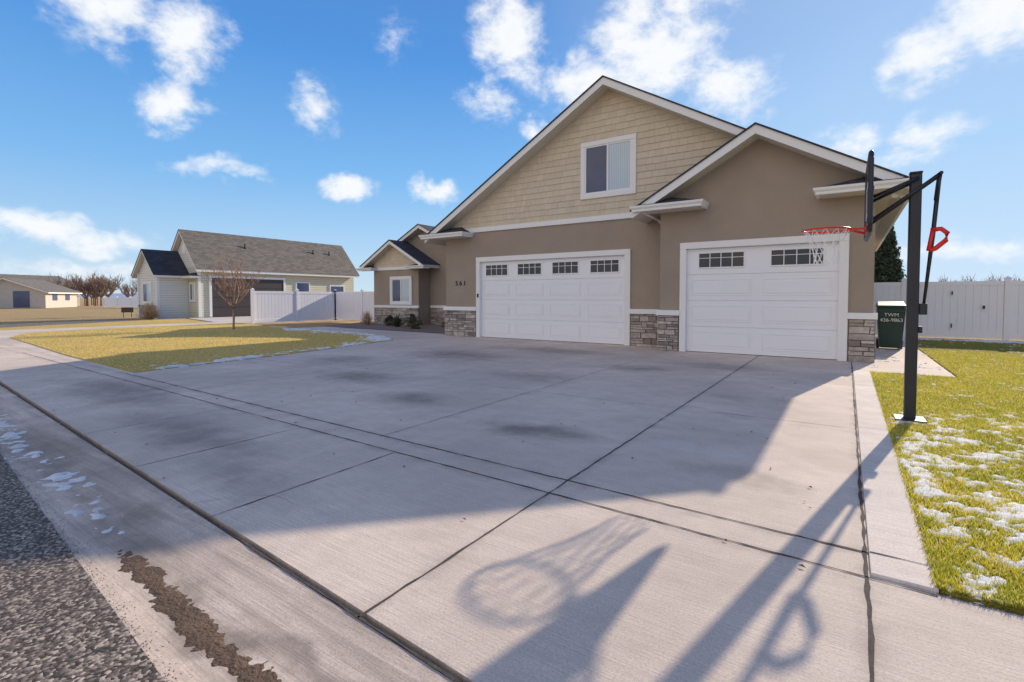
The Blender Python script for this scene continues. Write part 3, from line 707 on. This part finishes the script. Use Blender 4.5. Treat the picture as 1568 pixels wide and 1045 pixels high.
def treemass(name,L,mat,depth=4,rk=.026):
    V=[];F=[]
    for (x,y,h) in L:
        p=Vector((x,y,-.1));top=p+Vector((0,0,h*.22));r=h*rk
        tube(V,F,[p,top],[r,r*.8],4)
        for j in range(7):
            a=R(0,6.28);branch(V,F,top,(math.cos(a)*.8,math.sin(a)*.8,R(.6,1.4)),h*.27,r*.85,depth-1,.7,3,None,.2,3)
    return mobj(name,V,F,mat)
def pol(az,d): a=math.radians(az);return (math.sin(a)*d,math.cos(a)*d)
L=[]
for k in range(15):
    x,y=pol(R(-76.6,-73.),R(100,125));L.append((x,y,R(5.2,7.2)))
for k in range(9):
    x,y=pol(R(-72,-66.),R(130,190));L.append((x,y,R(4,7)))
treemass('distant_trees',L,M_twigg)
L=[(*pol(a,75),4.7) for a in(7.6,8.8,9.7,10.4,11)]+[(*pol(R(-.5,5),120),R(4,6)) for k in range(5)]
treemass('distant_trees',L,M_twigg,rk=.018)
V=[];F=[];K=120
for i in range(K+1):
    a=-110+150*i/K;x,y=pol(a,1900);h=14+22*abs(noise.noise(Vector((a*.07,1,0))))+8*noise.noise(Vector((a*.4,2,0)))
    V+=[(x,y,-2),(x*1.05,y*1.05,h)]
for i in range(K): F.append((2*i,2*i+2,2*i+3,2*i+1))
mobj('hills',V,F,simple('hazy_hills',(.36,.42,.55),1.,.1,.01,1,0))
S=root('yard_sign');box('panel',-41.8,-41.75,13.4,14.1,.25,.6,M_dark,S,bevel=.01);boxes('legs',[(-41.79,-41.76,13.5,13.53,-.1,.26),(-41.79,-41.76,13.97,14.,-.1,.26)],M_dark,S)
# ------------------------------------------------------------------ world
w=bpy.data.worlds.new('World');scene.world=w;w.use_nodes=True;t=NT(w.node_tree);w.node_tree.nodes.clear()
out=t.n('ShaderNodeOutputWorld');bg=t.n('ShaderNodeBackground');t.l(bg.outputs[0],out.inputs[0]);bg.inputs[1].default_value=.15
EL,AZ=22.6,11.5
S3=Vector((math.cos(math.radians(EL))*math.sin(math.radians(AZ)),math.cos(math.radians(EL))*math.cos(math.radians(AZ)),math.sin(math.radians(EL))))
sk=t.n('ShaderNodeTexSky',sky_type='NISHITA');sk.sun_disc=False;sk.sun_elevation=math.radians(EL);sk.sun_rotation=math.radians(AZ);sk.air_density=1.;sk.dust_density=.2;sk.ozone_density=2.
gen=t.n('ShaderNodeTexCoord').outputs['Generated']
d=t.v('NORMALIZE',gen)
nz=t.noise(d,6.,4,.65).outputs['Color'];dw=t.v('ADD',d,t.v('SCALE',t.v('SUBTRACT',nz,(.5,.5,.5)),.10))
sp=t.n('ShaderNodeSeparateXYZ');t.l(dw,sp.inputs[0])
az=t.m('ARCTAN2',sp.outputs[0],sp.outputs[1]);el=t.m('ARCSINE',sp.outputs[2])
cb=t.n('ShaderNodeCombineXYZ');t.l(t.m('MULTIPLY',az,57.2958),cb.inputs[0]);t.l(t.m('MULTIPLY',el,57.2958),cb.inputs[1]);ae=cb.outputs[0]
CL=[(-34.5,26.5,4.2,5.5,1.1),(-36.6,21.3,3.6,2.4,.95),(-18,25.5,8.5,4.8,1.3),(-10.5,21,4.8,2.8,1.1),(-26,22.5,5.5,3,1.05),(-15,29.5,7,2.8,.75),
(-72.5,24.,6.,3.2,1.15),(-67,23,4.4,4.0,1.15),(-75,28,7,3,.8),(-67.8,17.6,3.6,2.3,1.05),(-55.1,19.3,2.8,2.8,1.),(-46.9,27.,2.,2.2,.5),
(-64,12.2,4.8,1.1,.85),(-52.1,11.6,3.,1.5,1.),(-43.5,11.7,3.,1.4,1.),(-31.7,18.9,2.,1.5,.95),
(-77.6,5.4,4.5,1.8,1.0),(-73.8,4.7,4.4,1.6,1.0),(-76,1.8,11,1.1,.6),(-.6,14.8,2.8,1.7,.95),(5,13.8,4.,2.,1.05),(4.8,20.3,3.2,2.6,1.0),(10.5,23,5.,4.,1.2),(7.,3.6,8,1.3,.6)]
mx=None
for (a,e,wd,ht,st) in CL:
    q=t.v('LENGTH',t.scalev(t.v('SUBTRACT',ae,(float(a),float(e),0.)),(1/wd,1/ht,0.)))
    nd=t.n('ShaderNodeMath',operation='MULTIPLY_ADD');t.l(q,nd.inputs[0]);nd.inputs[1].default_value=-st;nd.inputs[2].default_value=1.25*st
    q=nd.outputs[0];mx=q if mx is None else t.m('MAXIMUM',mx,q)
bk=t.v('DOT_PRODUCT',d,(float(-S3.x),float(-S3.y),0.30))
mx=t.m('MAXIMUM',mx,t.mr(bk,.25,.8,-.4,.75))  # unseen cloud bank added behind the camera, fills the shaded facade with light
n1=t.noise(t.scalev(d,(1,1,1.6)),9.,5,.62,.3).outputs[0];n2=t.noise(t.scalev(d,(1,1,1.5)),28.,4,.62).outputs[0]
dens=t.m('ADD',t.m('MULTIPLY',mx,.6),t.m('ADD',t.m('MULTIPLY',t.m('SUBTRACT',n1,.5),1.5),t.m('MULTIPLY',t.m('SUBTRACT',n2,.5),.9)))
cm=t.mr(dens,.0,.84,0,1,True)
cm=t.m('MULTIPLY',cm,t.mr(mx,-.1,.4))
sz=t.n('ShaderNodeSeparateXYZ');t.l(d,sz.inputs[0])
cr=t.n('ShaderNodeValToRGB');E=cr.color_ramp.elements
E[0].position=0.;E[0].color=(.60,.75,.90,1);E[1].position=1.;E[1].color=(.07,.17,.48,1)
for p_,c_ in((.08,(.44,.67,.92)),(.22,(.21,.50,.90)),(.42,(.08,.31,.78)),(.6,(.08,.24,.62))):
    e_=E.new(p_);e_.color=(*c_,1)
t.l(t.m('MAXIMUM',sz.outputs[2],0.),cr.inputs[0])
sund=t.v('DOT_PRODUCT',d,tuple(float(q) for q in S3))
grad=t.mix(t.mr(sund,.70,1.,0,.35,True),cr.outputs[0],(.76,.90,1.))
grad=t.v('SCALE',grad,1/.15)
ns=t.v('MINIMUM',sk.outputs[0],(5.,6.2,8.))
base=t.mix(.88,ns,grad)
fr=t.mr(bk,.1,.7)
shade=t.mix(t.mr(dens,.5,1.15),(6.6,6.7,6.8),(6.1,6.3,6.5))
shade=t.mix(fr,shade,(9.4,7.7,5.8))  # added rear clouds are brighter and warmer, to lift and warm the ambient
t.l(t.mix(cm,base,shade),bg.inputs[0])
w.cycles.sampling_method='MANUAL';w.cycles.sample_map_resolution=256
# ------------------------------------------------------------------ sun
sd=bpy.data.lights.new('sun','SUN');sd.energy=5.;sd.angle=math.radians(.5);sd.color=(1.,.88,.71);so=bpy.data.objects.new('sun',sd)
so.rotation_euler=S3.to_track_quat('Z','Y').to_euler();link(so)
# ------------------------------------------------------------------ camera
cd=bpy.data.cameras.new('camera');cd.sensor_width=36;cd.lens=760/1568*36;cd.shift_y=-.0265;cd.clip_end=6000;cd.clip_start=.05
c=bpy.data.objects.new('camera',cd);c.location=(0,0,1.3);c.rotation_euler=(math.radians(90-1.9),0,math.radians(34));link(c);scene.camera=c
scene.view_settings.view_transform='Standard';scene.view_settings.look='None';scene.view_settings.exposure=0
